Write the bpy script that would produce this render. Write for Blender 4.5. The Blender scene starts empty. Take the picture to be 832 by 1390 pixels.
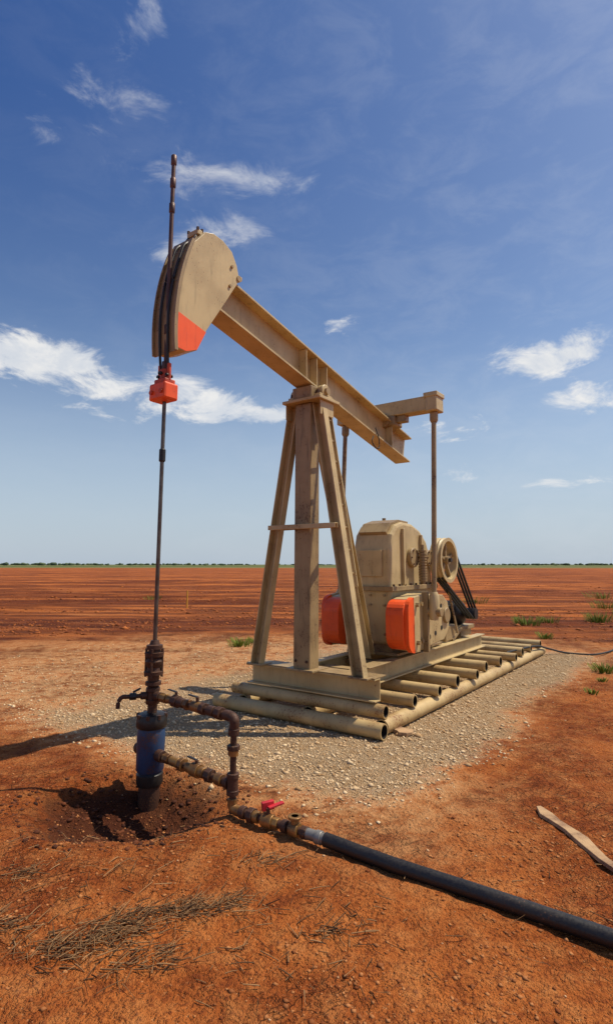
import bpy, math, random
import numpy as np
from mathutils import Vector, Matrix
random.seed(3); rng=np.random.default_rng(5)
scene=bpy.context.scene
scene.view_settings.view_transform='Standard'
try: scene.view_settings.look='None'
except Exception: pass
scene.view_settings.exposure=0

WX,WY=-1.17,4.47
ANG=math.radians(54.0)
AX=(math.cos(ANG),math.sin(ANG)); LX=(-math.sin(ANG),math.cos(ANG))
def loc2w(s,l): return (WX+s*AX[0]+l*LX[0], WY+s*AX[1]+l*LX[1])

# ---------------------------------------------------------------- materials
class NT:
    def __init__(s,tree): s.t=tree; s.n=tree.nodes; s.l=tree.links
    def new(s,ty,**kw):
        n=s.n.new(ty)
        for k,v in kw.items(): setattr(n,k,v)
        return n
    def put(s,sock,v):
        if isinstance(v,bpy.types.NodeSocket): s.l.new(v,sock)
        elif v is not None: sock.default_value=v
    def math(s,op,a,b=None,c=None,clamp=False):
        n=s.new('ShaderNodeMath',operation=op); n.use_clamp=clamp
        s.put(n.inputs[0],a); s.put(n.inputs[1],b)
        if c is not None: s.put(n.inputs[2],c)
        return n.outputs[0]
    def mix(s,f,a,b,blend='MIX'):
        n=s.new('ShaderNodeMix',data_type='RGBA',blend_type=blend)
        s.put(n.inputs[0],f)
        for i,v in ((6,a),(7,b)):
            if isinstance(v,tuple) and len(v)==3: v=v+(1,)
            s.put(n.inputs[i],v)
        return n.outputs[2]
    def noise(s,vec,scale,detail=5,rough=.55,dist=0):
        n=s.new('ShaderNodeTexNoise'); s.put(n.inputs['Vector'],vec)
        n.inputs['Scale'].default_value=scale; n.inputs['Detail'].default_value=detail
        n.inputs['Roughness'].default_value=rough; n.inputs['Distortion'].default_value=dist
        return n.outputs['Fac']
    def ramp(s,v,lo,hi,a=0.,b=1.,smooth=True):
        n=s.new('ShaderNodeMapRange'); n.interpolation_type='SMOOTHSTEP' if smooth else 'LINEAR'
        s.put(n.inputs[0],v); s.put(n.inputs[1],lo); s.put(n.inputs[2],hi); s.put(n.inputs[3],a); s.put(n.inputs[4],b)
        return n.outputs[0]
    def mapping(s,vec,sc):
        n=s.new('ShaderNodeMapping'); s.put(n.inputs[0],vec); n.inputs['Scale'].default_value=sc
        return n.outputs[0]
def newmat(name):
    m=bpy.data.materials.new(name); m.use_nodes=True; t=NT(m.node_tree)
    return m,t,m.node_tree.nodes['Principled BSDF']
def paint(name,base,dark,rust=(.10,.035,.012),rust_amt=.5,rough=.5,metal=0.,scale=1.,bump=.0,streak=.3):
    m,t,b=newmat(name)
    geo=t.new('ShaderNodeNewGeometry'); P=geo.outputs['Position']
    n1=t.noise(P,2.6*scale,2,.6)
    n2=t.noise(t.mapping(P,(1,1,.16)),20*scale,2,.65)
    n3=t.noise(P,38*scale,3,.75)
    c=t.mix(t.ramp(n1,.35,.7),base,dark)
    c=t.mix(t.ramp(n2,.52,.78,0,streak),c,tuple(x*.5 for x in dark))
    k=t.math('ADD',t.math('MULTIPLY',n1,.35),t.math('MULTIPLY',n3,.65))
    r=t.ramp(k,.66-.12*rust_amt,.70-.10*rust_amt)
    c=t.mix(t.math('MULTIPLY',r,.85),c,rust)
    t.put(b.inputs['Base Color'],c)
    t.put(b.inputs['Roughness'],t.ramp(n3,.3,.7,rough-.08,rough+.2))
    b.inputs['Metallic'].default_value=metal
    if bump:
        bp=t.new('ShaderNodeBump'); bp.inputs['Strength'].default_value=bump; bp.inputs['Distance'].default_value=.004
        t.put(bp.inputs['Height'],n3); t.put(b.inputs['Normal'],bp.outputs[0])
    return m
M_TAN=paint('tan_paint',(.54,.405,.20),(.42,.305,.145),rust=(.17,.075,.03),rust_amt=.5,rough=.42,streak=.42)
M_TAN2=paint('tan_paint_worn_shade',(.34,.235,.110),(.23,.15,.068),rust=(.10,.040,.016),rust_amt=.8,rough=.45,streak=.55)  # worn paint, with the shade of the front faces darkened into its colour
M_PIPE=paint('tan_pipe',(.52,.37,.17),(.38,.25,.105),rust=(.20,.08,.028),rust_amt=.85)
M_OR=paint('orange_paint',(.90,.105,.010),(.76,.08,.010),rust=(.3,.05,.01),rust_amt=.3,scale=1.3,rough=.4)
M_RED=paint('red_orange_paint',(.60,.07,.015),(.35,.035,.012),rust_amt=.8,scale=3)
M_BLUE=paint('blue_paint',(.014,.045,.12),(.010,.025,.065),rust_amt=1.1,scale=3)
M_RUST=paint('rusty_iron',(.075,.030,.016),(.04,.018,.012),rust=(.17,.07,.025),rust_amt=.9,scale=3,rough=.55,metal=.2,bump=.6)
M_DARK=paint('dark_steel',(.03,.026,.024),(.018,.016,.016),rust_amt=.5,scale=3,rough=.4,metal=.3)
M_ROD=paint('rod_steel',(.14,.115,.095),(.08,.06,.05),rust=(.12,.05,.025),rust_amt=.8,scale=3,rough=.35,metal=.6)
M_ROD2=paint('upper_rod',(.12,.055,.04),(.065,.033,.028),rust_amt=.8,scale=3,rough=.45,metal=.3)
M_BRASS=paint('brass_valve',(.34,.18,.055),(.16,.075,.03),rust_amt=.9,scale=4,rough=.4,metal=.5,bump=.4)
M_HOSE=paint('black_poly_pipe',(.010,.009,.010),(.020,.015,.013),rust=(.12,.05,.025),rust_amt=.3,scale=2,rough=.42)
M_GREY=paint('grey_coupling',(.25,.24,.22),(.12,.11,.10),rust_amt=.4,scale=4,rough=.4,metal=.4)
M_HOLE=paint('interior_shade',(.012,.008,.006),(.008,.006,.005),rust_amt=.2,rough=.9)  # near-black colour stands in for the shade inside pipe ends and holes
M_BELT=paint('rubber_belt',(.010,.010,.010),(.016,.015,.014),rust_amt=.1,rough=.6)
M_RAG=paint('red_handle',(.6,.02,.03),(.4,.012,.02),rust_amt=.2,scale=4)
M_WOOD=paint('weathered_wood',(.46,.29,.15),(.24,.13,.07),rust=(.08,.04,.02),rust_amt=.7,scale=3,rough=.8,bump=.8)
M_YEL=paint('yellow_stake',(.75,.38,.04),(.6,.3,.03),rust_amt=.1)
def attrmat(name,c0,c1,rough=.85,trans=0):
    m,t,b=newmat(name)
    a=t.new('ShaderNodeAttribute'); a.attribute_name='tone'
    t.put(b.inputs['Base Color'],t.mix(a.outputs['Fac'],c0,c1)); b.inputs['Roughness'].default_value=rough
    b.inputs['Specular IOR Level'].default_value=.2
    return m
M_STONE=attrmat('gravel_stone',(.38,.22,.10),(.72,.54,.33))
M_PEB=attrmat('pebble',(.26,.10,.035),(.56,.34,.18))
M_CRUMB=attrmat('soil_crumb',(.17,.045,.012),(.48,.20,.070))
M_CLOD=attrmat('soil_clod',(.15,.036,.010),(.42,.130,.034))
M_STRAW=attrmat('dry_straw',(.035,.016,.010),(.36,.20,.09))
M_GRASS=attrmat('grass_blades',(.07,.11,.010),(.26,.33,.05),.6)
M_TREE=attrmat('distant_foliage',(.05,.075,.045),(.10,.13,.07))

# ---------------------------------------------------------------- mesh helpers
def mk(name,verts,faces,mat,parent=None,bevel=0,smooth=False,loc=None):
    me=bpy.data.meshes.new(name); me.from_pydata([tuple(v) for v in verts],[],faces)
    import bmesh
    bm=bmesh.new(); bm.from_mesh(me); bmesh.ops.recalc_face_normals(bm,faces=bm.faces); bm.to_mesh(me); bm.free()
    me.materials.append(mat)
    if smooth:
        me.shade_smooth(); me.set_sharp_from_angle(angle=math.radians(38))
    ob=bpy.data.objects.new(name,me); scene.collection.objects.link(ob)
    if parent: ob.parent=parent
    if loc: ob.location=loc
    if bevel:
        b=ob.modifiers.new('b','BEVEL'); b.width=bevel; b.segments=2; b.limit_method='ANGLE'; b.angle_limit=math.radians(40)
    return ob
def empty(name,loc=(0,0,0),rz=0):
    e=bpy.data.objects.new(name,None); scene.collection.objects.link(e); e.location=loc; e.rotation_euler=(0,0,rz); e.empty_display_size=.3
    return e
def frame(p0,p1,up=(0,0,1)):
    d=(Vector(p1)-Vector(p0)).normalized(); up=Vector(up)
    if abs(d.dot(up))>.98: up=Vector((1,0,0))
    r=d.cross(up).normalized(); u=r.cross(d).normalized(); return d,r,u
def extrude(name,poly,p0,p1,mat,parent,up=(0,0,1),bevel=.003,smooth=False):
    d,r,u=frame(p0,p1,up); p0=Vector(p0);p1=Vector(p1); n=len(poly)
    v=[p0+r*x+u*y for x,y in poly]+[p1+r*x+u*y for x,y in poly]
    f=[(i,(i+1)%n,n+(i+1)%n,n+i) for i in range(n)]+[tuple(range(n)),tuple(range(2*n-1,n-1,-1))]
    return mk(name,v,f,mat,parent,bevel,smooth)
def Ipoly(h,w,tf,tw):
    a,b=w/2,h/2; t=tw/2
    return [(-a,-b),(a,-b),(a,-b+tf),(t,-b+tf),(t,b-tf),(a,b-tf),(a,b),(-a,b),(-a,b-tf),(-t,b-tf),(-t,-b+tf),(-a,-b+tf)]
def Cpoly(w,d,t):
    a,b=w/2,d/2
    return [(-a,-b),(-a+t,-b),(-a+t,b-t),(a-t,b-t),(a-t,-b),(a,-b),(a,b),(-a,b)]
def rect(w,h): return [(-w/2,-h/2),(w/2,-h/2),(w/2,h/2),(-w/2,h/2)]
def box(name,lo,hi,mat,parent,bevel=.006):
    x0,y0,z0=lo;x1,y1,z1=hi
    v=[(x0,y0,z0),(x1,y0,z0),(x1,y1,z0),(x0,y1,z0),(x0,y0,z1),(x1,y0,z1),(x1,y1,z1),(x0,y1,z1)]
    f=[(0,1,2,3),(4,5,6,7),(0,1,5,4),(1,2,6,5),(2,3,7,6),(3,0,4,7)]
    return mk(name,v,f,mat,parent,bevel)
def lathe(name,p0,p1,prof,mat,parent,seg=20,smooth=True,bevel=0,caps=True):
    d,r,u=frame(p0,p1); p0=Vector(p0); v=[];f=[]
    for t,rad in prof:
        for i in range(seg):
            a=2*math.pi*i/seg; v.append(p0+d*t+(r*math.cos(a)+u*math.sin(a))*rad)
    for k in range(len(prof)-1):
        for i in range(seg):
            j=(i+1)%seg; f.append((k*seg+i,k*seg+j,(k+1)*seg+j,(k+1)*seg+i))
    if caps:
        f.append(tuple(range(seg))); f.append(tuple(range((len(prof)-1)*seg,len(prof)*seg)))
    return mk(name,v,f,mat,parent,bevel,smooth)
def cyl(name,p0,p1,r,mat,parent,seg=20,bevel=0,r1=None):
    L=(Vector(p1)-Vector(p0)).length
    return lathe(name,p0,p1,[(0,r),(L,r if r1 is None else r1)],mat,parent,seg,True,bevel)
def openpipe(name,p0,p1,r,mat,parent,wall=.012):
    L=(Vector(p1)-Vector(p0)).length
    o=lathe(name,p0,p1,[(.25,r-wall),(0,r-wall),(0,r),(L,r),(L,r-wall),(L-.25,r-wall)],mat,parent,24)
    o.data.materials.append(M_HOLE)
    for p in o.data.polygons:
        i=p.index
        if i<24 or (96<=i<120) or i>=120: p.material_index=1
    return o
def sweep(name,pts,r,mat,parent,seg=8,sub=6):
    P=[Vector(p) for p in pts]; Q=[]
    for i in range(len(P)-1):
        a=P[max(i-1,0)];b=P[i];c=P[i+1];d=P[min(i+2,len(P)-1)]
        for k in range(sub):
            t=k/sub
            Q.append(.5*((2*b)+(-a+c)*t+(2*a-5*b+4*c-d)*t*t+(-a+3*b-3*c+d)*t**3))
    Q.append(P[-1]); v=[];f=[]
    for i,q in enumerate(Q):
        d,rr,u=frame(Q[max(i-1,0)],Q[min(i+1,len(Q)-1)])
        for k in range(seg):
            a=2*math.pi*k/seg; v.append(q+(rr*math.cos(a)+u*math.sin(a))*r)
    for i in range(len(Q)-1):
        for k in range(seg):
            j=(k+1)%seg; f.append((i*seg+k,i*seg+j,(i+1)*seg+j,(i+1)*seg+k))
    f.append(tuple(range(seg))); f.append(tuple(range((len(Q)-1)*seg,len(Q)*seg)))
    return mk(name,v,f,mat,parent,0,True)
def prism(name,prof,l0,l1,mat,parent,bevel=.006,smooth=False):
    n=len(prof); v=[(s,l0,z) for s,z in prof]+[(s,l1,z) for s,z in prof]
    f=[(i,(i+1)%n,n+(i+1)%n,n+i) for i in range(n)]+[tuple(range(n)),tuple(range(2*n-1,n-1,-1))]
    return mk(name,v,f,mat,parent,bevel,smooth)
def bolts(name,pts,axis,r,h,mat,parent):
    v=[];f=[]
    for p in pts:
        p=Vector(p); d,rr,u=frame(p,p+Vector(axis)); b=len(v)
        for k in (0,1):
            for i in range(6):
                a=math.pi*i/3; v.append(p+d*h*k+(rr*math.cos(a)+u*math.sin(a))*r)
        for i in range(6): f.append((b+i,b+(i+1)%6,b+6+(i+1)%6,b+6+i))
        f.append(tuple(range(b+6,b+12)))
    return mk(name,v,f,mat,parent)

# ---------------------------------------------------------------- ground
def vnoise(x,y,seed=0):
    xi=np.floor(x).astype(np.int64); yi=np.floor(y).astype(np.int64); xf=x-xi; yf=y-yi
    def h(a,b):
        n=(a*374761393+b*668265263+seed*2147483647)&0xffffffff
        n=((n^(n>>13))*1274126177)&0xffffffff
        return ((n^(n>>16))&0xffff)/65535.
    u=xf*xf*(3-2*xf); w=yf*yf*(3-2*yf)
    return (h(xi,yi)*(1-u)+h(xi+1,yi)*u)*(1-w)+(h(xi,yi+1)*(1-u)+h(xi+1,yi+1)*u)*w
def fbm(x,y,f,o=4,seed=0):
    s=0;a=1;t=0
    for i in range(o):
        s=s+a*vnoise(x*f+17.3*i,y*f-9.1*i,seed+i); t+=a; a*=.5; f*=2.03
    return s/t-.5
def sstep(a,b,x):
    t=np.clip((x-a)/(b-a),0,1); return t*t*(3-2*t)
def SL(x,y): return (x-WX)*AX[0]+(y-WY)*AX[1], (x-WX)*LX[0]+(y-WY)*LX[1]
def padmask(x,y):
    s,l=SL(x,y)
    w=fbm(x,y,.9,4,3)*1.3+fbm(x,y,4,3,9)*.5
    m=sstep(-2.1,-1.25,l+w*.5)*(1-.65*sstep(1.6,3.0,l+w)-.35*sstep(4,8,l+w*2))*sstep(-.20,1.0,s+w*.6+.12*np.clip(l,-2,0)+.10*np.clip(l,0,3))*(1-sstep(7.6,9.6,s+w+.6*np.clip(l-1.5,0,9)))
    return m
def palemask(x,y):
    s,l=SL(x,y); w=fbm(x,y,.6,4,13)*2.2
    return sstep(-2.6,-1.3,l+w)*(1-sstep(6,11,l+w))*sstep(-.3,1.0,s+w*.5)*(1-sstep(8,12,s+w+.85*np.clip(l-1.5,0,12)))
def pitr(x,y):
    return np.hypot((x+1.20)/.80,(y-4.10)/.68)+.5*fbm(x,y,2.6,4,31)
def furrow(x,y):
    ph=(y+.10*x+.5*fbm(x,y,.12,3,63))*2*np.pi/1.35
    return np.sin(ph)
def ruts(x,y):
    rt=(x-.3*(y-3))+.5*fbm(x,y,.3,2,70); v=0
    for c_ in (2.9,4.4): v=v+np.exp(-((rt-c_)/.13)**2)*sstep(2.5,5,y)*(1-sstep(12,17,y))
    rt2=(y-10.6+.06*x)+.5*fbm(x,y,.25,2,72)
    for c_ in (0,1.5): v=v+np.exp(-((rt2-c_)/.16)**2)*sstep(1.5,0,x)
    return np.clip(v,0,1)
def height(x,y):
    p=padmask(x,y); d=np.hypot(x,y-4)
    h=.05*fbm(x,y,.55,3,1)*(1-p*.7)+ .036*fbm(x,y,3.2,4,5)*(1-p*.75)+.020*fbm(x,y,12,3,7)*(1-.5*p)
    h=h*np.clip(8/np.maximum(d,.1),.25,1)
    far=sstep(12,20,y+1.5*fbm(x,y,.3,3,64))*(1-palemask(x,y))
    h=h+far*(.09*fbm(x*.3,y,1.1,3,21)+.055*furrow(x,y)*np.clip(.5+2*fbm(x,y,.15,3,65),.1,1))*(1-sstep(50,150,y))
    r=pitr(x,y); pitd=(1-sstep(.05,1.05,r))
    h=h-.235*pitd+.045*fbm(x,y,7,3,44)*sstep(.0,.4,pitd)
    s,l=SL(x,y)
    q=sstep(1.2,1.9,s)*(1-sstep(8,8.8,s))*sstep(-1.6,-1.0,l)*(1-sstep(1.1,1.7,l))
    h=h-.035*ruts(x,y)*(.7+.8*fbm(x,y,3,2,71))
    h=h*(1-q*.8)-.004*q
    return h
def axis(c0,c1,st,g,lim0,lim1):
    a=list(np.arange(c0,c1,st)); s=st
    while a[-1]<lim1: s*=g; a.append(a[-1]+s)
    b=[c0]; s=st
    while b[-1]>lim0: s*=g; b.append(b[-1]-s)
    return np.array(b[:0:-1]+a)
xs=axis(-3.0,3.0,.030,1.04,-5000,5000)
ys=axis(1.9,8.0,.030,1.022,-300,6000)
ys=np.concatenate([ys[ys<1.9][::3],ys[ys>=1.9]])
X,Y=np.meshgrid(xs,ys); Z=height(X,Y)
nx,ny=len(xs),len(ys)
me=bpy.data.meshes.new('ground')
me.vertices.add(nx*ny); me.vertices.foreach_set('co',np.stack([X,Y,Z],-1).astype(np.float32).ravel())
idx=np.arange(nx*ny).reshape(ny,nx)
q=np.stack([idx[:-1,:-1],idx[:-1,1:],idx[1:,1:],idx[1:,:-1]],-1).reshape(-1,4)
me.loops.add(q.size); me.loops.foreach_set('vertex_index',q.ravel().astype(np.int32))
me.polygons.add(len(q)); me.polygons.foreach_set('loop_start',(np.arange(len(q))*4).astype(np.int32))
me.update(calc_edges=True); me.shade_smooth()
for nm,val in (('pad',padmask(X,Y)),('pale',palemask(X,Y)),('pit',1-sstep(.25,1.15,pitr(X,Y))),('furrow',.5+.5*furrow(X,Y)),('rut',ruts(X,Y))):
    a=me.attributes.new(nm,'FLOAT','POINT'); a.data.foreach_set('value',val.astype(np.float32).ravel())
ground=bpy.data.objects.new('ground',me); scene.collection.objects.link(ground)
m,t,b=newmat('red_soil')
geo=t.new('ShaderNodeNewGeometry'); P=geo.outputs['Position']
sep=t.new('ShaderNodeSeparateXYZ'); t.put(sep.inputs[0],P); PY=sep.outputs[1]
def att(n): 
    A=t.new('ShaderNodeAttribute'); A.attribute_name=n; return A.outputs['Fac']
pad=att('pad'); pitf=att('pit'); pale=att('pale'); fur=att('furrow'); rut=att('rut')
n1=t.noise(P,.8,3,.6); n2=t.noise(P,6,4,.70); n3=t.noise(P,45,3,.7)
soil=t.mix(t.ramp(n1,.38,.62),(.43,.125,.027),(.26,.062,.013))
soil=t.mix(t.ramp(n2,.42,.68,0,.6),soil,(.50,.195,.058))
soil=t.mix(t.ramp(n2,.32,.44,.65,0),soil,(.17,.038,.010))
soil=t.mix(t.ramp(n3,.48,.68,0,.8),soil,(.17,.040,.012))
soil=t.mix(t.ramp(n3,.28,.38,.5,0),soil,(.58,.30,.13))
soil=t.mix(t.math('MULTIPLY',pale,t.ramp(n2,.35,.6,.2,.75)),soil,(.55,.29,.125))
band=t.noise(t.mapping(P,(.035,.35,.1)),1.0,3,.65)
band2=t.noise(t.mapping(P,(.25,1.6,.1)),1.0,3,.75)
farc=t.mix(t.ramp(band,.40,.60),(.16,.037,.011),(.46,.135,.032))
farc=t.mix(t.ramp(band2,.45,.62,0,.75),farc,(.09,.022,.009))
farc=t.mix(t.ramp(band2,.30,.42,.5,0),farc,(.56,.23,.08))
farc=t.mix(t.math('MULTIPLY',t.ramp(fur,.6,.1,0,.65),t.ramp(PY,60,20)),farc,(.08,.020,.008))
edge=t.math('ADD',PY,t.math('MULTIPLY',t.math('SUBTRACT',n1,.5),14))
edge=t.math('SUBTRACT',edge,t.math('MULTIPLY',pale,4))
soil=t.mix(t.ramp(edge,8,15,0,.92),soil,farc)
soil=t.mix(t.math('MULTIPLY',rut,.45),soil,(.15,.036,.012))
field=t.noise(t.mapping(P,(.0012,.006,.01)),1,2,.6)
green=t.mix(t.ramp(field,.4,.6),(.065,.10,.028),(.17,.15,.06))
soil=t.mix(t.ramp(t.math('ADD',PY,t.math('MULTIPLY',field,160)),300,380),soil,green)
soil=t.mix(t.ramp(PY,500,4000,0,.5),soil,(.22,.26,.27))  # distance haze put into the far ground colour
vor=t.new('ShaderNodeTexVoronoi'); t.put(vor.inputs['Vector'],P); vor.inputs['Scale'].default_value=95
vs=t.new('ShaderNodeSeparateColor'); t.put(vs.inputs[0],vor.outputs['Color'])
gr=t.mix(vs.outputs[0],(.43,.27,.14),(.70,.54,.34))
gr=t.mix(t.ramp(n2,.42,.62,0,.55),gr,(.50,.29,.13))
pm=t.math('ADD',pad,t.math('MULTIPLY',t.math('SUBTRACT',n2,.5),1.2))
pm=t.math('ADD',pm,t.math('MULTIPLY',t.math('SUBTRACT',n3,.5),.7))
pmf=t.ramp(pm,.15,.95,0,.92)
col=t.mix(pmf,soil,gr)
pp=t.ramp(t.math('ADD',pitf,t.math('MULTIPLY',t.math('SUBTRACT',n2,.5),1.2)),.15,.85,0,.88)
col=t.mix(pp,col,(.055,.017,.009))
t.put(b.inputs['Base Color'],col); b.inputs['Roughness'].default_value=.95
b.inputs['Specular IOR Level'].default_value=.12
v2=t.new('ShaderNodeTexVoronoi',feature='DISTANCE_TO_EDGE')
wv=t.new('ShaderNodeVectorMath',operation='ADD'); t.put(wv.inputs[0],P)
sc=t.new('ShaderNodeVectorMath',operation='SCALE'); sc.inputs[0].default_value=(1,.6,0); t.put(sc.inputs['Scale'],t.math('MULTIPLY',n2,.35))
t.put(wv.inputs[1],sc.outputs[0]); t.put(v2.inputs['Vector'],wv.outputs[0]); v2.inputs['Scale'].default_value=12
crack=t.math('MULTIPLY',t.ramp(v2.outputs['Distance'],0,.06,-.5,0),t.ramp(n1,.48,.60))
hh=t.math('ADD',t.math('MULTIPLY',n2,1.4),t.math('MULTIPLY',n3,1.2))
hh=t.math('ADD',hh,crack)
hh=t.math('ADD',hh,t.math('MULTIPLY',t.math('MULTIPLY',vor.outputs['Distance'],-.8),pmf))
bp=t.new('ShaderNodeBump'); bp.inputs['Strength'].default_value=1.0; bp.inputs['Distance'].default_value=.038
t.put(bp.inputs['Height'],hh); t.put(b.inputs['Normal'],bp.outputs[0])
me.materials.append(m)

# ---------------------------------------------------------------- rubble meshes
phi=(1+5**.5)/2
ICO=np.array([(-1,phi,0),(1,phi,0),(-1,-phi,0),(1,-phi,0),(0,-1,phi),(0,1,phi),(0,-1,-phi),(0,1,-phi),(phi,0,-1),(phi,0,1),(-phi,0,-1),(-phi,0,1)])/math.hypot(1,phi)
ICF=np.array([(0,11,5),(0,5,1),(0,1,7),(0,7,10),(0,10,11),(1,5,9),(5,11,4),(11,10,2),(10,7,6),(7,1,8),(3,9,4),(3,4,2),(3,2,6),(3,6,8),(3,8,9),(4,9,5),(2,4,11),(6,2,10),(8,6,7),(9,8,1)])
OCT=np.array([(1,0,0),(0,1,0),(-1,0,0),(0,-1,0),(0,0,1),(0,0,-1)],float)
OCF=np.array([(0,1,4),(1,2,4),(2,3,4),(3,0,4),(1,0,5),(2,1,5),(3,2,5),(0,3,5)])
def rubble(name,px,py,pz,size,mat,flat=.65,jit=.3,ico=True):
    B,FF=(ICO,ICF) if ico else (OCT,OCF); k=len(B)
    n=len(px); V=np.repeat(B[None],n,0)*(1+rng.uniform(-jit,jit,(n,k,1)))
    sc=np.stack([rng.uniform(.7,1.3,n),rng.uniform(.7,1.3,n),rng.uniform(.6,1.1,n)*flat],-1)
    V=V*sc[:,None]*size[:,None,None]
    th=rng.uniform(0,2*np.pi,n); c,s=np.cos(th),np.sin(th)
    x=V[...,0]*c[:,None]-V[...,1]*s[:,None]; y=V[...,0]*s[:,None]+V[...,1]*c[:,None]
    V=np.stack([x+px[:,None],y+py[:,None],V[...,2]+pz[:,None]],-1).reshape(-1,3)
    F=(FF[None]+np.arange(n)[:,None,None]*k).reshape(-1,3)
    return rawmesh(name,V,F,np.repeat(rng.uniform(0,1,n),k),mat)
def rawmesh(name,V,F,tone,mat):
    k=F.shape[1]; me=bpy.data.meshes.new(name); me.vertices.add(len(V)); me.vertices.foreach_set('co',V.astype(np.float32).ravel())
    me.loops.add(F.size); me.loops.foreach_set('vertex_index',F.ravel().astype(np.int32))
    me.polygons.add(len(F)); me.polygons.foreach_set('loop_start',(np.arange(len(F))*k).astype(np.int32))
    me.update(calc_edges=True)
    a=me.attributes.new('tone','FLOAT','POINT'); a.data.foreach_set('value',tone.astype(np.float32))
    me.materials.append(mat); o=bpy.data.objects.new(name,me); scene.collection.objects.link(o); return o
N=120000; s=rng.uniform(-.8,9,N); l=rng.uniform(-2.5,7,N)
x=WX+s*AX[0]+l*LX[0]; y=WY+s*AX[1]+l*LX[1]; p=padmask(x,y)
keep=(rng.uniform(0,1,N)<p**1.5*.95*(.5+1.8*np.clip(fbm(x,y,1.6,4,61)+.25,0,1)))&(rng.uniform(0,1,N)<np.clip(6.0/np.hypot(x,y),0,1)**1.3)
x=x[keep];y=y[keep]; sz=rng.gamma(2.5,.0030,len(x))+.003
rubble('gravel',x,y,height(x,y)+sz*.1,sz,M_STONE,ico=False,jit=.35)
N=3200; x=rng.uniform(-3.2,4,N); y=rng.uniform(2,9,N)
keep=(padmask(x,y)<.5)&(rng.uniform(0,1,N)<.06+1.0*np.clip(fbm(x,y,1.1,3,77)+.1,0,1)); x=x[keep];y=y[keep]
sz=rng.gamma(1.4,.0020,len(x))+.002
rubble('scattered_pebbles',x,y,height(x,y)+sz*.1,sz,M_PEB)
N=70000; x=rng.uniform(-3.4,4,N); y=1.9+rng.uniform(0,1,N)**1.3*8
keep=(padmask(x,y)<.6)&(rng.uniform(0,1,N)<np.clip(.2+2.6*fbm(x,y,1.7,4,79),.05,1)); x=x[keep];y=y[keep]
sz=np.minimum(rng.gamma(1.4,.0030,len(x))+.0022,.014)
rubble('soil_crumbs',x,y,height(x,y)+sz*.05,sz,M_CRUMB,ico=False)
N=900; th=rng.uniform(0,6.28,N); r_=rng.uniform(0,1,N)**.6*.85; x=-1.20+r_*np.cos(th); y=4.08+r_*.8*np.sin(th)
sz=rng.gamma(1.3,.005,N)+.003
M_DAMP=attrmat('damp_clods',(.035,.012,.007),(.15,.045,.016))
rubble('pit_clods',x,y,height(x,y)+sz*.05,np.minimum(sz,.02),M_DAMP)
N=26000; y=9+rng.gamma(1.6,9,N); x=rng.uniform(-.75,.85,N)*(y+2)
keep=palemask(x,y)<.4; x=x[keep];y=y[keep]; cl=fbm(x*.25,y,.5,3,50)
keep=rng.uniform(0,1,len(x))<np.clip(.25+3*cl,0,1); x=x[keep];y=y[keep]
sz=rng.gamma(1.8,.014,len(x))+.008
rubble('soil_clods',x,y,height(x,y)+sz*.05,sz,M_CLOD,flat=.5,ico=False)
def blades(name,base,n,fn,mat):
    V=[];F=[];T=[]
    for i in range(n):
        p,d,L,w,curl,up=fn(i); side=Vector((-d.y,d.x,0)).normalized()*w; b0=len(V); tn=random.random()
        K=4
        for k in range(K+1):
            u=k/K; q=p+d*L*u+Vector((0,0,up*L*u-curl*L*u*u)); ww=side*(1-.75*u)
            V+= [q-ww,q+ww,q+Vector((0,0,w*1.2))]; T+=[tn]*3
        for k in range(K):
            a=b0+k*3
            for m_ in range(3):
                F.append((a+m_,a+(m_+1)%3,a+3+(m_+1)%3,a+3+m_))
    return rawmesh(name,np.array([tuple(v) for v in V]),np.array(F),np.array(T),mat)
def hgt(x,y): return float(height(np.array([x]),np.array([y]))[0])
clumps=[(random.gauss(-.85,.28),0) for _ in range(12)]
clumps=[(cx,2.80+.45*(cx+.78)+random.gauss(0,.06)) for cx,_ in clumps]+[(-.75,2.50),(-.62,2.56),(-.98,2.6),(-.25,3.3),(.1,2.7),(-1.5,3.2),(-1.35,2.75)]
def straw(i):
    r=random.random(); a=random.gauss(.4,.9) if r<.7 else random.uniform(0,6.28)
    if r<.70:
        cx,cy=random.choice(clumps); x=random.gauss(cx,.075); y=random.gauss(cy,.04)
    elif r<.90: x=random.gauss(-.6,.6); y=random.uniform(2.3,3.7)
    else: x=random.uniform(-2.2,2.4); y=random.uniform(2.3,4.4)
    L=random.uniform(.02,.11)
    return Vector((x,y,hgt(x,y)+random.uniform(.001,.018))),Vector((math.cos(a),math.sin(a),0)),L,random.uniform(.001,.0036),random.uniform(-.08,.2),random.uniform(-.02,.25)
blades('straw_litter',None,1300,straw,M_STRAW)
def tuft(cx,cy,R,H,n):
    def fn(i):
        a=random.uniform(0,6.28); r=R*random.random()**.7; x=cx+r*math.cos(a); y=cy+r*math.sin(a)
        return Vector((x,y,hgt(x,y)-.01)),Vector((math.cos(a),math.sin(a),0))*.6,H*random.uniform(.5,1.2),.010,.4,1.4
    blades('grass_tuft',None,n,fn,M_GRASS)
for c in [(-1.3,11.4,.22,.14,90),(-1.0,11.9,.15,.11,50),(5.9,15.4,.35,.2,130),(6.7,15.9,.25,.15,70),(4.45,8.76,.14,.11,80),(4.1,8.1,.06,.05,30),(8.3,16.4,.35,.24,110),(2.6,13.5,.15,.11,45),(7.0,24,.6,.25,90),(-7,26,.4,.2,60),(11,21,.5,.25,90),(5.2,12.6,.15,.12,60),(9.6,13.6,.2,.14,60),(14,27,.8,.28,90),(7.6,11.6,.12,.12,50),(6.4,10.2,.1,.1,40),(10,18,.4,.2,80),(4.9,18,.3,.18,60),(3.6,7.4,.07,.06,30)]: tuft(*c)
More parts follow.
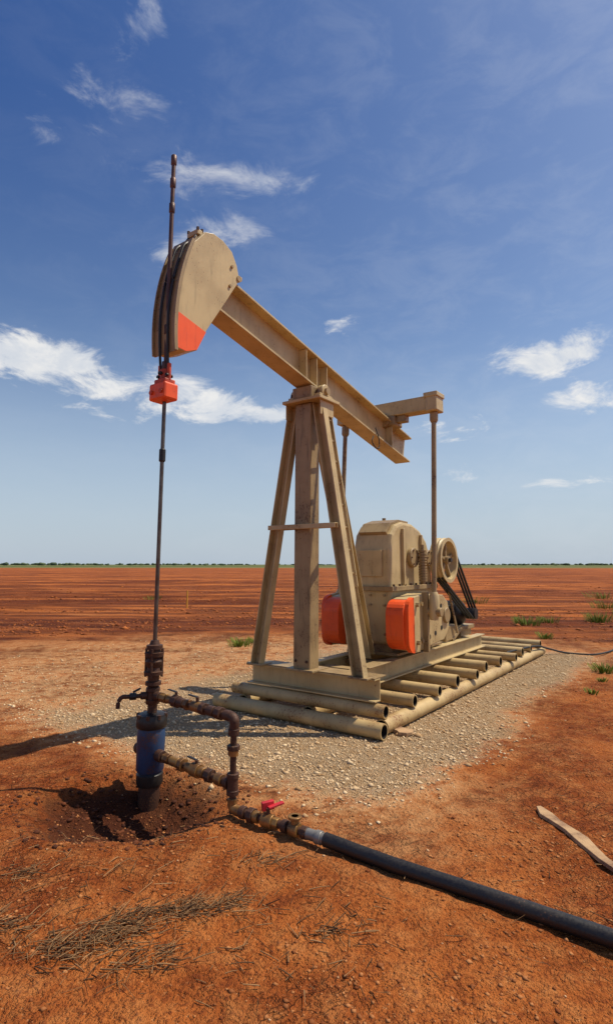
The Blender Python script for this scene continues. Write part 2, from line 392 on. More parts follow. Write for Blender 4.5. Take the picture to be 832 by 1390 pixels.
N=900; x=rng.uniform(-1600,1900,N); y=1100+rng.uniform(-250,600,N)
hgtt=2.0+4.5*np.clip(fbm(x,y*0,.004,4,90)+.25,0,1)+rng.uniform(0,1.5,N)
rubble('distant_trees',x,y,hgtt*.35,hgtt,M_TREE,flat=.55,jit=.35)

# ---------------------------------------------------------------- pumpjack (local: x back along beam, y far side, z up)
PJ=empty('pumpjack',(WX,WY,0),ANG)
ztop=lambda s:4.245-.2165*(s-.646)
c0=(.40,0,ztop(.40)-.195); c1=(4.40,0,ztop(4.40)-.195)
extrude('walking_beam',Ipoly(.38,.23,.022,.014),c0,c1,M_TAN,PJ)
for s in (1.85,2.05,2.25,3.85):
    zc=ztop(s)-.195
    for sg in (-1,1):
        box('beam_stiffener',(s-.006,min(sg*.008,sg*.105),zc-.165),(s+.006,max(sg*.008,sg*.105),zc+.165),M_TAN,PJ,.002)
def arcp(z): return 2.12-math.sqrt(2.13**2-(z-3.58)**2)
front=[(arcp(z),z) for z in np.linspace(3.36,4.46,14)]
front[-1]=(.215,4.46)
prof=front+[(.28,4.54),(.38,4.575),(.50,4.565),(.62,4.51),(.69,4.40),(.73,4.27),(.55,3.98),(.32,3.62),(.22,3.41),(.10,3.36)]
prism('horsehead',prof,-.13,.13,M_TAN,PJ,.004)
orp=[(arcp(3.37)+.004,3.37),(arcp(3.5)+.004,3.5),(arcp(3.68)+.004,3.68),(.315,3.605),(.218,3.415),(.10,3.365)]
prism('orange_stripe',orp,-.134,-.1305,M_OR,PJ,0); prism('orange_stripe',orp,.1305,.134,M_OR,PJ,0)
def arcband(name,off0,off1,z0,z1,l0,l1,mat):
    zz=np.linspace(z0,z1,16); o=[(arcp(z)+off0,z) for z in zz]; i=[(arcp(z)+off1,z) for z in zz[::-1]]
    return prism(name,o+i,l0,l1,mat,PJ,0)
arcband('wear_plate',-.012,-.001,3.34,4.44,-.145,.145,M_TAN2)
arcband('wear_plate_rim',-.035,-.0125,3.34,4.40,-.145,-.132,M_TAN2)
arcband('wear_plate_rim',-.035,-.0125,3.34,4.40,.132,.145,M_TAN2)
for l in (-.05,.05):
    pts=[(.24,l,4.52),(.19,l,4.44)]+[(arcp(z)-.028,l,z) for z in np.linspace(4.36,3.62,7)]+[(-.03,l,3.4),(-.01,l*.9,3.15)]
    sweep('bridle_cable',pts,.011,M_DARK,PJ)
box('cable_anchor',(.24,-.07,4.53),(.34,.07,4.58),M_TAN,PJ)
bolts('head_bolts',[(s_,-.06,4.57) for s_ in (.25,.30,.40,.46)]+[(s_,.06,4.57) for s_ in (.25,.30,.40,.46)],(0,0,1),.014,.03,M_RUST,PJ)
box('head_latch',(.66,-.10,4.30),(.80,.10,4.34),M_TAN,PJ)
cyl('head_pin',(.72,-.14,4.28),(.72,.14,4.28),.03,M_TAN2,PJ)
bolts('head_side_bolts',[(.62,-.13,4.36),(.60,-.13,4.16)],(0,-1,0),.016,.015,M_TAN2,PJ)
box('carrier_bar',(-.085,-.10,2.925),(.06,.10,3.07),M_OR,PJ,.018)
bolts('carrier_bolts',[(-.085,-.06,2.99),(-.085,.06,2.99)],(-1,0,0),.02,.015,M_RED,PJ)
box('carrier_plate',(-.06,-.07,3.07),(.05,.07,3.11),M_RED,PJ,.01)
cyl('rod_clamp',(0,0,3.11),(0,0,3.20),.045,M_RED,PJ,12,.008)
for l in (-.055,.055):
    cyl('cable_socket',(-.01,l,3.10),(-.01,l,3.24),.018,M_RED,PJ,12); cyl('cable_socket_pin',(-.04,l,3.14),(.02,l,3.14),.014,M_DARK,PJ,8)
cyl('rod_clamp_upper',(0,0,3.2),(0,0,3.27),.034,M_ROD2,PJ,6,.005)
box('clamp_bolt',(-.07,-.015,3.145),(.07,.015,3.17),M_DARK,PJ)
# Samson post
z0=.50
extrude('samson_post',rect(.215,.17),(2.03,.035,z0),(2.05,.03,3.38),M_TAN2,PJ,up=(1,0,0),bevel=.012)
bolts('post_bolts',[(1.945,.035+dy,z0+.10) for dy in (-.07,.07)],(-1,0,0),.014,.015,M_RUST,PJ)
for sg,nm in ((1,'far_leg'),(-1,'near_leg')):
    p0=Vector((1.97,.66*sg,z0)); p1=Vector((2.03,(.185 if sg>0 else .145)*sg,3.39))
    extrude(nm,Cpoly(.13,.09,.012),p0,p1,M_TAN,PJ,up=(1,0,0),bevel=.002)
    if sg<0:
        off=Vector((.21,.015,0)); r0=p0.lerp(p1,.30); r1=p0.lerp(p1,.97)
        extrude('ladder_rail',rect(.05,.012),r0+off,r1+off,M_TAN,PJ,up=(1,0,0),bevel=.001)
        for k in range(8):
            q=r0.lerp(r1,(k+.6)/8); extrude('ladder_rung',rect(.02,.02),q+Vector((.04,0,0)),q+off,M_TAN2,PJ,bevel=0)
    box('leg_foot',(1.91,.66*sg-.11,z0-.002),(2.10,.66*sg+.11,z0+.02),M_TAN2,PJ)
extrude('rear_leg',Ipoly(.12,.20,.012,.012),(3.22,0,z0),(2.24,0,3.36),M_TAN,PJ,up=(1,0,0))
zb=2.0
ll=.66-(zb-z0)/(3.39-z0)*.475
extrude('cross_brace',Cpoly(.06,.05,.008),(1.90,-ll-.03,zb),(1.90,ll+.03,zb),M_TAN,PJ)
for sg in (1,-1):
    extrude('side_brace',Cpoly(.05,.045,.007),(2.06,sg*(ll-.03),zb),(2.62,sg*.09,zb+.05),M_TAN2,PJ)
box('post_foot',(1.90,-.14,z0-.001),(2.2,.21,z0+.025),M_TAN2,PJ)
box('post_cap',(1.88,-.26,3.385),(2.28,.26,3.42),M_TAN,PJ)
box('gusset_near',(1.94,-.225,3.22),(2.2,-.215,3.384),M_TAN,PJ); box('gusset_far',(1.94,.245,3.22),(2.2,.255,3.384),M_TAN,PJ)
box('bearing_saddle',(1.90,-.13,3.421),(2.22,.13,3.555),M_TAN2,PJ,.01)
cyl('pivot_shaft',(2.06,-.25,3.50),(2.06,.25,3.50),.04,M_TAN2,PJ)
for sg in (-1,1):
    cyl('pivot_bearing',(2.06,.14*sg,3.50),(2.06,.22*sg,3.50),.08,M_TAN,PJ,20,.01)
    box('bearing_base',(1.94,min(.14*sg,.22*sg),3.422),(2.18,max(.14*sg,.22*sg),3.465),M_TAN,PJ)
    bolts('saddle_bolts',[(1.96,.18*sg,3.465),(2.16,.18*sg,3.465)],(0,0,1),.016,.04,M_RUST,PJ)
sweep('wire_loop',[(3.35,-.12,3.36),(3.42,-.13,3.22),(3.40,-.14,3.10),(3.30,-.14,3.09),(3.24,-.13,3.16),(3.30,-.12,3.24)],.007,M_BELT,PJ)
# equalizer and pitmans
ze=3.62
box('equalizer',(3.82,-.62,ze),(4.02,.78,ze+.20),M_TAN,PJ,.012)
box('equalizer_end',(3.80,-.78,ze-.02),(4.04,-.62,ze+.22),M_TAN,PJ,.015)
box('equalizer_cap',(3.79,-.795,ze+.17),(4.05,-.60,ze+.235),M_TAN,PJ,.01)
box('equalizer_bearing',(3.80,-.17,ze-.14),(4.04,.17,ze-.001),M_TAN2,PJ,.02)
cyl('equalizer_bearing_cap',(3.76,-.0,ze-.06),(4.10,0,ze-.06),.10,M_TAN2,PJ,18,.01)
box('bearing_bracket',(3.86,-.30,ze-.09),(3.98,-.17,ze-.002),M_TAN2,PJ)
def rp(s0,s1,z0_,z1_,r):
    pts=[]
    for k in range(7):
        a=math.pi/2*k/6; pts.append((s0+r-r*math.cos(a),z1_-r+r*math.sin(a)))
    pts+= [(s1,z1_),(s1,z0_)]
    for k in range(7):
        a=math.pi/2*k/6; pts.append((s0+r-r*math.sin(a),z0_+r-r*math.cos(a)))
    return pts
for sg in (-1,1):
    l=.69*sg
    cyl('pitman',(3.92,l,ze),(3.72,l,1.10),.032,M_TAN2,PJ,16)
    lathe('pitman_collar',(3.92,l,ze-.03),(3.72,l,1.10),[(0,.055),(.10,.055),(.13,.04)],M_TAN2,PJ)
    lathe('pitman_end',(3.732,l,1.26),(3.70,l,.85),[(0,.04),(.05,.06),(.25,.065),(.34,.05)],M_TAN,PJ,16)
    cyl('wrist_pin',(3.715,.50*sg,1.02),(3.715,.79*sg,1.02),.055,M_TAN2,PJ,16,.006)
    la,lb=sorted((.33*sg,.56*sg))
    prism('counterweight_tip',rp(3.12,3.30,.60,1.18,.17),la,lb,M_OR,PJ,.03)
    prism('counterweight_tip_cheek',rp(3.16,3.30,.57,1.21,.15),min(.555*sg,.61*sg),max(.555*sg,.61*sg),M_OR,PJ,.012)
    prism('counterweight',[(3.302,1.19),(3.70,1.24),(3.70,.56),(3.302,.59)],la,lb,M_TAN,PJ,.02)
    prism('counterweight_cheek',[(3.302,1.21),(3.50,1.23),(3.50,.56),(3.302,.57)],min(.562*sg,.60*sg),max(.562*sg,.60*sg),M_TAN,PJ,.01)
    la,lb=sorted((.40*sg,.565*sg))
    prism('crank',[(3.702,1.24),(4.30,1.20),(4.46,1.10),(4.52,.93),(4.46,.74),(4.30,.62),(3.702,.58)],la,lb,M_TAN,PJ,.012)
    prism('crank_rib',[(3.66,1.26),(3.72,1.26),(3.72,.54),(3.66,.54)],min(.55*sg,.625*sg),max(.55*sg,.625*sg),M_TAN2,PJ,.006)
    for (hs,hz) in [(3.84,1.13),(3.84,.70),(4.02,1.10),(4.02,.92),(4.02,.73),(4.22,1.06),(4.22,.78)]:
        cyl('hole_shade_disc',(hs,.555*sg,hz),(hs,.569*sg,hz),.03,M_HOLE,PJ,14)  # dark discs paint the shade of holes; no opening is cut
    cyl('crank_hub',(4.36,.27*sg,.93),(4.36,.60*sg,.93),.10,M_TAN2,PJ,18,.01)
    bolts('weight_bolts',[(3.40,.60*sg,1.12),(3.40,.60*sg,.68),(3.58,.56*sg,1.12),(3.58,.56*sg,.68)],(0,sg,0),.028,.04,M_TAN2,PJ)
# gearbox
zg=.62
gp=[(3.40,zg),(3.38,1.25),(3.40,1.78),(3.46,1.98),(3.58,2.10),(3.78,2.15),(4.05,2.14),(4.30,2.06),(4.50,1.92),(4.62,1.70),(4.66,1.25),(4.66,zg)]
prism('gearbox',gp,-.27,.27,M_TAN,PJ,.04)
box('gearbox_flange',(3.34,-.32,1.27),(4.72,.32,1.33),M_TAN2,PJ,.006)
bolts('flange_bolts',[(s_,l_,1.33) for s_ in np.arange(3.42,4.7,.16) for l_ in (-.297,.297)],(0,0,1),.016,.025,M_RUST,PJ)
bolts('front_flange_bolts',[(3.36,l_,z_) for l_ in (-.2,0,.2) for z_ in (.75,1.1,1.22)],(-1,0,0),.016,.03,M_TAN2,PJ)
box('gearbox_rib',(3.70,-.31,1.34),(3.74,-.268,2.06),M_TAN,PJ); box('gearbox_rib',(4.25,-.31,1.34),(4.29,-.268,2.0),M_TAN,PJ)
prism('gearbox_cover_lid',[(3.42,2.01),(3.55,2.13),(3.78,2.185),(4.06,2.175),(4.06,2.14),(3.78,2.15),(3.58,2.10),(3.46,1.97)],-.20,.20,M_TAN2,PJ,.004)
cyl('gearbox_breather',(3.85,.05,2.16),(3.85,.05,2.22),.025,M_TAN2,PJ,12)
box('inspection_plate',(3.365,-.16,1.45),(3.39,.16,1.78),M_TAN,PJ,.004)
for (s_,z_,r_) in [(3.98,1.69,.13),(4.46,1.69,.11),(4.36,1.00,.16)]:
    cyl('bearing_cap',(s_,-.27,z_),(s_,-.33,z_),r_,M_TAN2,PJ,20,.01)
    bolts('cap_bolts',[(s_+r_*.78*math.cos(a),-.33,z_+r_*.78*math.sin(a)) for a in np.arange(0,6.2,1.047)],(0,-1,0),.012,.012,M_RUST,PJ)
for k in range(12): cyl('coil_ring',(4.10,-.38,1.38+k*.035),(4.10,-.38,1.40+k*.035),.055,M_TAN2,PJ,14)
cyl('coil_core',(4.10,-.38,1.34),(4.10,-.38,1.86),.028,M_TAN2,PJ,10)
box('gearbox_pedestal',(3.44,-.24,.49),(4.62,.24,zg+.01),M_TAN2,PJ)
box('pedestal_foot',(3.36,-.36,.50),(4.70,.36,.535),M_TAN2,PJ)
cyl('sheave_shaft',(4.82,-.5,1.66),(4.82,.1,1.66),.03,M_DARK,PJ); box('sheave_bearing_arm',(4.5,-.2,1.56),(4.9,.0,1.74),M_TAN2,PJ,.02)
R=.32
lathe('sheave_rim',(4.82,-.47,1.66),(4.82,-.30,1.66),[(0,R-.05),(0,R),(.04,R-.015),(.06,R),(.10,R-.015),(.13,R),(.17,R),(.17,R-.05),(0,R-.05)],M_TAN,PJ,40,caps=False)
cyl('sheave_hub',(4.82,-.46,1.66),(4.82,-.31,1.66),.06,M_TAN2,PJ)
for k in range(5):
    a=2*math.pi*k/5+.3
    extrude('sheave_spoke',rect(.035,.06),(4.82+.05*math.cos(a),-.39,1.66+.05*math.sin(a)),(4.82+.29*math.cos(a),-.39,1.66+.29*math.sin(a)),M_TAN2,PJ,up=(0,1,0))
mp=(5.85,.84); rm=.09
dx,dz=mp[0]-4.82,mp[1]-1.66; Ld=math.hypot(dx,dz); nxn,nzn=-dz/Ld,dx/Ld
for l in (-.43,-.385,-.34):
    extrude('drive_belt',rect(.03,.02),(4.82+nxn*R,l,1.66+nzn*R),(mp[0]+nxn*rm,l,mp[1]+nzn*rm),M_BELT,PJ,bevel=0)
    extrude('drive_belt',rect(.03,.02),(4.82-nxn*R,l,1.66-nzn*R),(mp[0]-nxn*rm,l,mp[1]-nzn*rm),M_BELT,PJ,bevel=0)
cyl('motor_pulley',(mp[0],-.46,mp[1]),(mp[0],-.31,mp[1]),.085,M_DARK,PJ)
prof_=[(0,.06),(.02,.15),(.05,.175)]
for k in range(10): prof_+= [(.07+k*.034,.185),(.085+k*.034,.185),(.087+k*.034,.165),(.102+k*.034,.165)]
prof_+=[(.42,.175),(.47,.15),(.49,.06)]
lathe('electric_motor',(mp[0],-.27,mp[1]),(mp[0],.23,mp[1]),prof_,M_DARK,PJ,24)
box('motor_terminal_box',(5.62,-.1,.80),(5.72,.08,.96),M_DARK,PJ)
box('motor_base',(5.6,-.32,.60),(6.12,.30,.66),M_TAN2,PJ); box('motor_stand',(5.64,-.28,.50),(6.08,.26,.60),M_TAN2,PJ)
extrude('belt_strut',rect(.05,.05),(5.2,-.30,.5),(5.62,-.30,.66),M_TAN2,PJ)
box('brake_box',(4.95,-.32,.50),(5.35,.1,.72),M_TAN2,PJ,.02)
extrude('brake_lever',rect(.02,.04),(5.3,-.36,.6),(5.0,-.36,1.25),M_TAN2,PJ)
# skid
extrude('skid_front_beam',Cpoly(.215,.11,.014),(2.06,.84,.392),(2.06,-.80,.392),M_TAN,PJ,up=(1,0,0))
box('skid_front_top',(2.0,-.80,.501),(2.24,.84,.512),M_TAN2,PJ,.002)
for k,l in enumerate((-.34,.34)):
    extrude('skid_rail',Ipoly(.20,.13,.014,.010),(2.12,l,.385),(6.35,l,.385),M_TAN,PJ)
for s in (2.75,3.35,4.75,5.4,6.34):
    extrude('skid_cross_member',Cpoly(.14,.06,.01),(s,.335,.40),(s,-.335,.40),M_TAN2,PJ)
box('skid_side_plate',(2.5,-.46,.492),(3.1,-.28,.505),M_TAN2,PJ)
for s in (2.3,2.36): box('skid_gusset',(s,-.6,.30),(s+.015,-.41,.49),M_TAN2,PJ)

# ---------------------------------------------------------------- pipe rack
PR=empty('pipe_rack',(WX,WY,0),ANG)
r=.073
openpipe('runner_near',(2.02,-.86,r),(8.0,-.86,r),r,M_PIPE,PR)
openpipe('runner_far',(2.02,.90,r),(8.0,.90,r),r,M_PIPE,PR)
openpipe('front_pipe',(1.90,-.95,r),(1.90,1.20,r),r,M_PIPE,PR)
openpipe('runner_mid',(2.02,0,r),(8.0,0,r),r,M_PIPE,PR)
ss=[2.04,2.62,3.22,3.80,4.38,4.95,5.5,6.05,6.6,7.15,7.7]
for i,s in enumerate(ss):
    j=random.uniform(-.05,.05); rr=.066+random.uniform(-.006,.006)
    openpipe('cross_pipe',(s+j*.3,-.93+j,2*r+rr),(s-j*.3,1.0+j,2*r+rr),rr,M_PIPE,PR)

# ---------------------------------------------------------------- wellhead
WH=empty('wellhead',(WX,WY,0),0)
def stack(name,prof,mat,seg=20): return lathe(name,(0,0,prof[0][0]),(0,0,2),[(z-prof[0][0],rr) for z,rr in prof],mat,WH,seg)
stack('casing_pipe',[(-.4,.078),(.06,.078)],M_RUST)
stack('casing_collar',[(-.02,.09),(.0,.098),(.06,.098),(.075,.085)],M_DARK)
stack('casing_head',[(.07,.088),(.09,.102),(.33,.104),(.37,.10),(.39,.092)],M_BLUE,28)
stack('casing_cap',[(.385,.108),(.40,.116),(.445,.116),(.455,.112),(.48,.108),(.49,.07)],M_DARK,12)
bolts('cap_lugs',[(.105*math.cos(a),.105*math.sin(a),.455) for a in np.arange(0,6.2,.785)],(0,0,1),.014,.03,M_RUST,WH)
stack('tubing',[(.47,.036),(.7,.036)],M_RUST)
stack('pumping_tee',[(.55,.046),(.56,.052),(.585,.052),(.59,.044),(.64,.044),(.645,.052),(.67,.052),(.68,.04)],M_RUST)
stack('stuffing_box',[(.68,.038),(.69,.06),(.715,.06),(.72,.042),(.76,.045),(.765,.072),(.79,.074),(.795,.055),(.82,.05),(.84,.062),(.865,.066),(.89,.05),(.90,.07),(.93,.074),(.935,.05),(.95,.045),(.955,.062),(.985,.062),(.99,.04),(1.02,.03)],M_RUST,16)
bolts('gland_bolts',[(.062*math.cos(a),.062*math.sin(a),.75) for a in np.arange(0,6.2,1.57)],(0,0,1),.010,.21,M_RUST,WH)
cyl('polished_rod',(0,0,.95),(0,0,3.0),.0165,M_ROD,WH,12)
cyl('upper_rod',(0,0,3.2),(0,0,5.15),.019,M_ROD2,WH,12)
lathe('rod_coupling',(0,0,2.42),(0,0,4),[(0,.018),(.01,.027),(.10,.027),(.11,.018)],M_DARK,WH,12)
for z in (3.5,4.62,4.86,5.08): lathe('rod_coupling',(0,0,z),(0,0,6),[(0,.018),(.01,.026),(.09,.026),(.10,.018)],M_ROD2,WH,12)
U=Vector((.70,-.63,0)).normalized(); LEN=.94
C=U*LEN
def line(p,d,items,parent):
    p=Vector(p); d=Vector(d).normalized()
    for t0,t1,rr,mat,seg,nm in items: 
        cyl(nm,p+d*t0,p+d*t1,rr,mat,parent,seg,.003)
zu=.615
line((0,0,zu),U,[(-.02,LEN,.021,M_RUST,14,'flow_pipe'),(.045,.10,.034,M_RUST,14,'tee_collar'),(.12,.19,.036,M_BRASS,8,'union_nut'),(.20,.25,.028,M_BRASS,14,'nipple'),(.27,.33,.044,M_RUST,8,'check_valve'),(.33,.40,.034,M_RUST,14,'check_valve_end'),(.42,.46,.040,M_BRASS,6,'hex_nut'),(.50,.60,.036,M_BRASS,12,'ball_valve'),(.60,.64,.042,M_RUST,8,'hex_nut'),(.68,.74,.034,M_RUST,14,'coupling'),(.77,.82,.043,M_RUST,8,'union_nut'),(.86,.90,.034,M_RUST,14,'elbow_collar')],WH)
def elbow(name,pts,rr,mat): sweep(name,pts,rr,mat,WH,12,5)
K=C+Vector((0,0,zu))
elbow('elbow',[K-U*.09,K-U*.03,K+Vector((0,0,-.02))+U*.005,K+Vector((0,0,-.09))],.032,M_RUST)
line(K,(0,0,-1),[(.03,.58,.021,M_RUST,14,'riser_pipe'),(.07,.11,.037,M_RUST,14,'elbow_collar'),(.17,.20,.044,M_RUST,8,'union_nut'),(.20,.235,.034,M_BRASS,14,'union'),(.36,.45,.035,M_RUST,14,'tee'),(.34,.37,.040,M_RUST,14,'tee_collar'),(.44,.47,.040,M_RUST,14,'tee_collar'),(.49,.54,.03,M_BRASS,8,'hex_nut')],WH)
zl=.205
line((0,0,zl),U,[(-.20,LEN,.021,M_RUST,14,'casing_line'),(-.17,-.10,.044,M_RUST,14,'bull_plug'),(.10,.16,.042,M_RUST,12,'collar'),(.19,.25,.037,M_BRASS,8,'hex_nut'),(.27,.36,.034,M_BRASS,12,'nipple'),(.38,.42,.046,M_BRASS,8,'union_nut'),(.46,.52,.034,M_BRASS,12,'valve_end'),(.52,.60,.046,M_BRASS,12,'ball_valve'),(.60,.65,.034,M_BRASS,12,'valve_end'),(.68,.73,.044,M_RUST,8,'union_nut'),(.78,.84,.038,M_BRASS,12,'collar'),(.87,.91,.038,M_RUST,12,'tee_collar')],WH)
cyl('plug_head',Vector((0,0,zl))-U*.20,Vector((0,0,zl))-U*.17,.026,M_RUST,WH,6)
V1=Vector((-.24,-.08,0)).normalized()
line((0,0,zu),V1,[(0,.22,.016,M_RUST,12,'bleeder_pipe'),(.04,.09,.028,M_RUST,12,'collar'),(.12,.17,.028,M_DARK,6,'bleeder_valve')],WH)
q=Vector((0,0,zu))+V1*.21
elbow('bleeder_elbow',[q-V1*.04,q+V1*.01,q+V1*.035+Vector((0,0,-.03)),q+V1*.04+Vector((0,0,-.08))],.016,M_RUST)
cyl('bleeder_handle',Vector((0,0,zu+.03))+V1*.145,Vector((0,0,zu+.055))+V1*.09,.008,M_DARK,WH,8)
for tt,zz in ((.30,zu),(.55,zu),(.56,zl)):
    q=U*tt+Vector((0,0,zz)); cyl('valve_stem',q,q+Vector((0,0,.065)),.012,M_RUST,WH,8)
    extrude('valve_handle',rect(.02,.008),q+Vector((0,0,.066)),q+Vector((0,0,.07))-U*.10,M_DARK,WH)
# flowline on the ground
FL=empty('flowline',(WX,WY,0),0)
G=C+Vector((0,0,.06)); D=Vector((.823,-.568,-.0)).normalized()
e2=[G+Vector((0,0,.06)),G+Vector((0,0,.02)),G+D*.03,G+D*.09]
sweep('elbow',e2,.031,M_BRASS,FL,12,5)
items=[(.03,.72,.022,M_RUST,14,'steel_pipe'),(.07,.11,.037,M_RUST,12,'collar'),(.14,.18,.045,M_RUST,8,'union_nut'),(.18,.22,.034,M_BRASS,12,'union'),(.25,.33,.040,M_BRASS,12,'ball_valve'),(.33,.37,.034,M_BRASS,6,'hex_nut'),(.40,.44,.036,M_RUST,12,'collar'),(.46,.52,.041,M_BRASS,12,'tee'),(.54,.58,.036,M_RUST,8,'hex_nut')]
for t0,t1,rr,mat,seg,nm in items: cyl(nm,G+D*t0,G+D*t1,rr,mat,FL,seg,.003)
q=G+D*.49; cyl('tee_plug',q,q+Vector((0,0,.075)),.026,M_BRASS,FL,8,.003); cyl('tee_cap',q+Vector((0,0,.06)),q+Vector((0,0,.075)),.042,M_BRASS,FL,14,.003)
q=G+D*.29; cyl('valve_stem',q,q+Vector((0,0,.07)),.012,M_RUST,FL,8)
extrude('valve_handle',rect(.03,.012),q+Vector((.0,.0,.072)),q+Vector((.09,.05,.085)),M_RAG,FL); extrude('valve_tag',rect(.03,.05),q+Vector((-.04,.02,.07)),q+Vector((.03,.05,.075)),M_RAG,FL)
cyl('grey_coupling',G+D*.57,G+D*.72,.030,M_GREY,FL,16,.003); cyl('grey_coupling_ring',G+D*.64,G+D*.68,.036,M_GREY,FL,16,.003)
pts=[G+D*.70,G+D*1.1+Vector((0,0,-.015)),G+D*1.6+Vector((.0,.01,-.02)),G+D*2.2+Vector((0,-.0,-.022)),G+D*3.0+Vector((0,-.02,-.02)),G+D*4.5+Vector((.1,0,-.02)),G+D*8+Vector((.5,.3,-.02))]
sweep('poly_pipe',pts,.037,M_HOSE,FL,18,10)

# ---------------------------------------------------------------- small things
def cable(name,pts,r_,mat): return sweep(name,[(x_,y_,hgt(x_,y_)+z_) for x_,y_,z_ in pts],r_,mat,None,8,8)
cable('power_cable',[(3.1,9.0,.25),(3.9,9.9,.22),(4.3,10.35,.12),(4.7,10.5,.02),(5.1,10.35,.02),(5.6,10.7,.02),(6.4,11.6,.02),(8,12.4,.02),(12,13.2,.02)],.016,M_BELT)
def board(name,p0,p1,w,h,mat):
    d,r_,u=frame(p0,p1); n=7; V=[];F=[]; p0=Vector(p0);p1=Vector(p1)
    for i in range(n+1):
        t_=i/n; c=p0.lerp(p1,t_); ww=w*(.5+.12*math.sin(i*1.9))*(.45 if i==0 else (.6 if i==n else 1)); off=r_*.012*math.sin(i*1.3)
        V+=[c-r_*ww+off,c+r_*ww+off,c+r_*ww*.9+u*h+off,c-r_*ww*.9+u*h+off]
    for i in range(n):
        for k in range(4): F.append((i*4+k,i*4+(k+1)%4,(i+1)*4+(k+1)%4,(i+1)*4+k))
    F+=[(0,1,2,3),(n*4,n*4+1,n*4+2,n*4+3)]
    return mk(name,V,F,mat,None,.003)
board('wood_plank',(1.53,3.98,hgt(1.53,3.98)+.006),(1.62,3.18,hgt(1.6,3.2)+.012),.075,.022,M_WOOD)
x_,y_=loc2w(2.15,-1.08); x2,y2=loc2w(2.32,-.70); board('wood_block',(x_,y_,.003),(x2,y2,.01),.16,.03,M_WOOD)
x_,y_=-4.46,21.4; cyl('marker_stake',(x_,y_,hgt(x_,y_)-.05),(x_,y_,.62),.03,M_YEL,None,8)

# ---------------------------------------------------------------- sky + sun
SUNV=Vector((.558,.113,1)).normalized()
elev=math.asin(SUNV.z); az=math.atan2(SUNV.x,SUNV.y)
w=bpy.data.worlds.new('World'); scene.world=w; w.use_nodes=True; t=NT(w.node_tree)
bg=w.node_tree.nodes['Background']
sky=t.new('ShaderNodeTexSky'); sky.sky_type='NISHITA'; sky.sun_disc=False; sky.sun_elevation=elev; sky.sun_rotation=az; sky.air_density=1.0; sky.dust_density=1.0; sky.ozone_density=2.0
tc=t.new('ShaderNodeTexCoord'); sp=t.new('ShaderNodeSeparateXYZ'); t.put(sp.inputs[0],tc.outputs['Generated'])
dg=180/math.pi
AZ=t.math('MULTIPLY',t.math('ARCTAN2',sp.outputs[0],sp.outputs[1]),dg)
EL=t.math('MULTIPLY',t.math('ARCSINE',sp.outputs[2]),dg)
mp_=t.new('ShaderNodeMapping'); t.put(mp_.inputs[0],tc.outputs['Generated']); mp_.inputs['Scale'].default_value=(1,1,2.3); mp_.inputs['Rotation'].default_value=(0,.25,0)
nz=t.new('ShaderNodeTexNoise'); t.put(nz.inputs['Vector'],mp_.outputs[0]); nz.inputs['Scale'].default_value=9; nz.inputs['Detail'].default_value=8; nz.inputs['Roughness'].default_value=.64; nz.inputs['Distortion'].default_value=.45
cn=nz.outputs['Fac']; spc=t.new('ShaderNodeSeparateColor'); t.put(spc.inputs[0],nz.outputs['Color']); cg=spc.outputs[1]; cb=spc.outputs[2]
AZw=t.math('ADD',AZ,t.math('MULTIPLY',t.math('SUBTRACT',cg,.5),12))
ELw=t.math('ADD',EL,t.math('MULTIPLY',t.math('SUBTRACT',cb,.5),5))
blobs=[(-28,18.6,8,3.0,1.25),(-18,16.6,9,2.7,1.3),(-8,15.6,8,2.2,1.2),(-2,15.2,5,1.6,.9),(-12.5,29.6,4.6,2.0,1.15),(-9,32.6,6.5,1.8,1.0),(-9,36.2,11,2.5,1.1),(-20,40.5,8,2.8,1.0),(-28,38.5,5,1.7,.85),(-19.5,46,3,3.6,.9),(3.2,23.8,3.4,1.3,.9),(25,19,8,2.6,.95),(28,15,7,2.6,.85),(15.4,13.4,4.2,1.7,1.0),(26,7.5,7,1.0,.8),(16,9,6,1.0,.65),(22,38.5,6,1.8,.7),(13,21.5,2.8,.8,.65),(60,25,20,6,.7),(-60,22,20,5,.7),(120,30,25,8,.7)]
acc=None
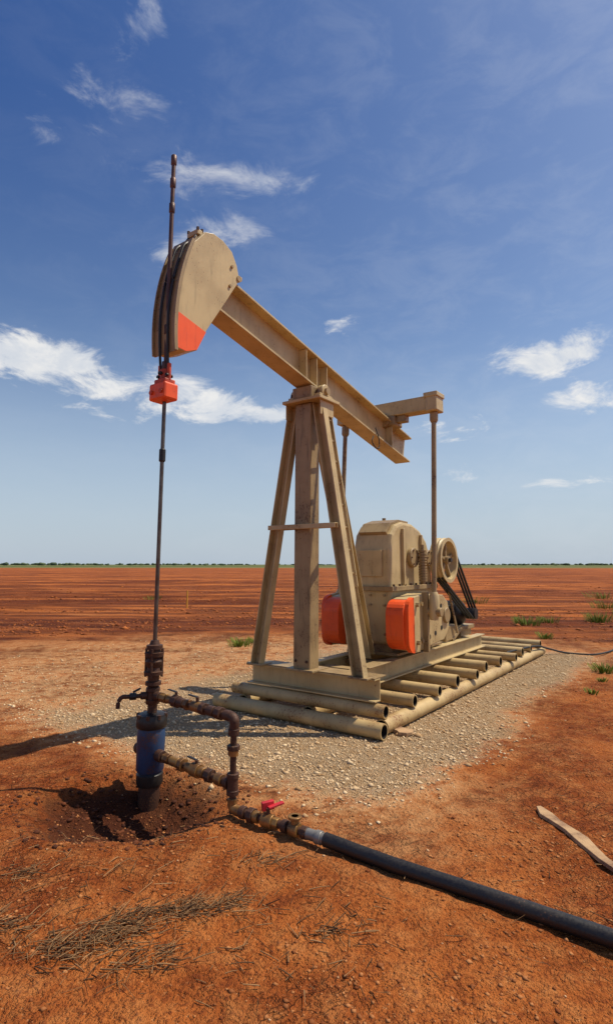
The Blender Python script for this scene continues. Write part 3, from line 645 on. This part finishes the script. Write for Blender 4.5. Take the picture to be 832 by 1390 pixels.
for a0,e0,wa,he,st in blobs:
    u=t.math('DIVIDE',t.math('SUBTRACT',AZw,a0),wa); v=t.math('DIVIDE',t.math('SUBTRACT',ELw,e0),he)
    d=t.math('ADD',t.math('MULTIPLY',u,u),t.math('MULTIPLY',v,v))
    g=t.math('MULTIPLY',t.math('EXPONENT',t.math('MULTIPLY',d,-1)),st)
    acc=g if acc is None else t.math('MAXIMUM',acc,g)
hi=t.ramp(EL,21,31)   # high clouds are thin cirrus
thr=t.math('SUBTRACT',.72,t.math('MULTIPLY',acc,.38))
cm=t.ramp(t.math('SUBTRACT',cn,thr),0,t.math('ADD',.24,t.math('MULTIPLY',hi,.26)))
cm=t.math('MULTIPLY',cm,t.ramp(acc,.05,.7,0,.95))
cm=t.math('MULTIPLY',cm,t.ramp(hi,0,1,1,.85))
pol=t.math('MULTIPLY',t.ramp(EL,4,46),t.ramp(AZ,-48,42,1.0,.30,False))
tint=t.mix(pol,(1.3,1.3,1.3),(.34,.64,1.14))
skyc=t.mix(1.0,sky.outputs[0],tint,'MULTIPLY')
skyc=t.mix(t.ramp(EL,-2,24,.85,0),skyc,(5.3,6.3,7.5))
skyc=t.mix(t.math('MULTIPLY',t.ramp(cg,.40,.70,0,.10),t.ramp(AZ,-40,30,.2,1.0)),skyc,(8.0,8.4,9.0))
skyc=t.mix(cm,skyc,t.mix(t.ramp(cg,.35,.6),(7.6,8.0,8.6),(9.8,9.7,9.5)))
t.put(bg.inputs['Color'],skyc); bg.inputs['Strength'].default_value=.090
try:
    w.cycles.sampling_method='MANUAL'; w.cycles.sample_map_resolution=256
except Exception: pass
sd=bpy.data.lights.new('sun','SUN'); sd.energy=5.0; sd.angle=math.radians(.5); sd.color=(1.0,.90,.72)
so=bpy.data.objects.new('sun',sd); scene.collection.objects.link(so); so.rotation_euler=SUNV.to_track_quat('Z','Y').to_euler(); so.location=(5,2,10)

# ---------------------------------------------------------------- camera
cd=bpy.data.cameras.new('camera'); cam=bpy.data.objects.new('camera',cd); scene.collection.objects.link(cam); scene.camera=cam
cam.location=(0,0,1.6); cam.rotation_euler=(math.radians(90+8.68),0,0)
cd.sensor_fit='VERTICAL'; cd.sensor_height=36; cd.sensor_width=24; cd.lens=760/1390*36; cd.shift_y=-45/1390
cd.clip_start=.05; cd.clip_end=20000
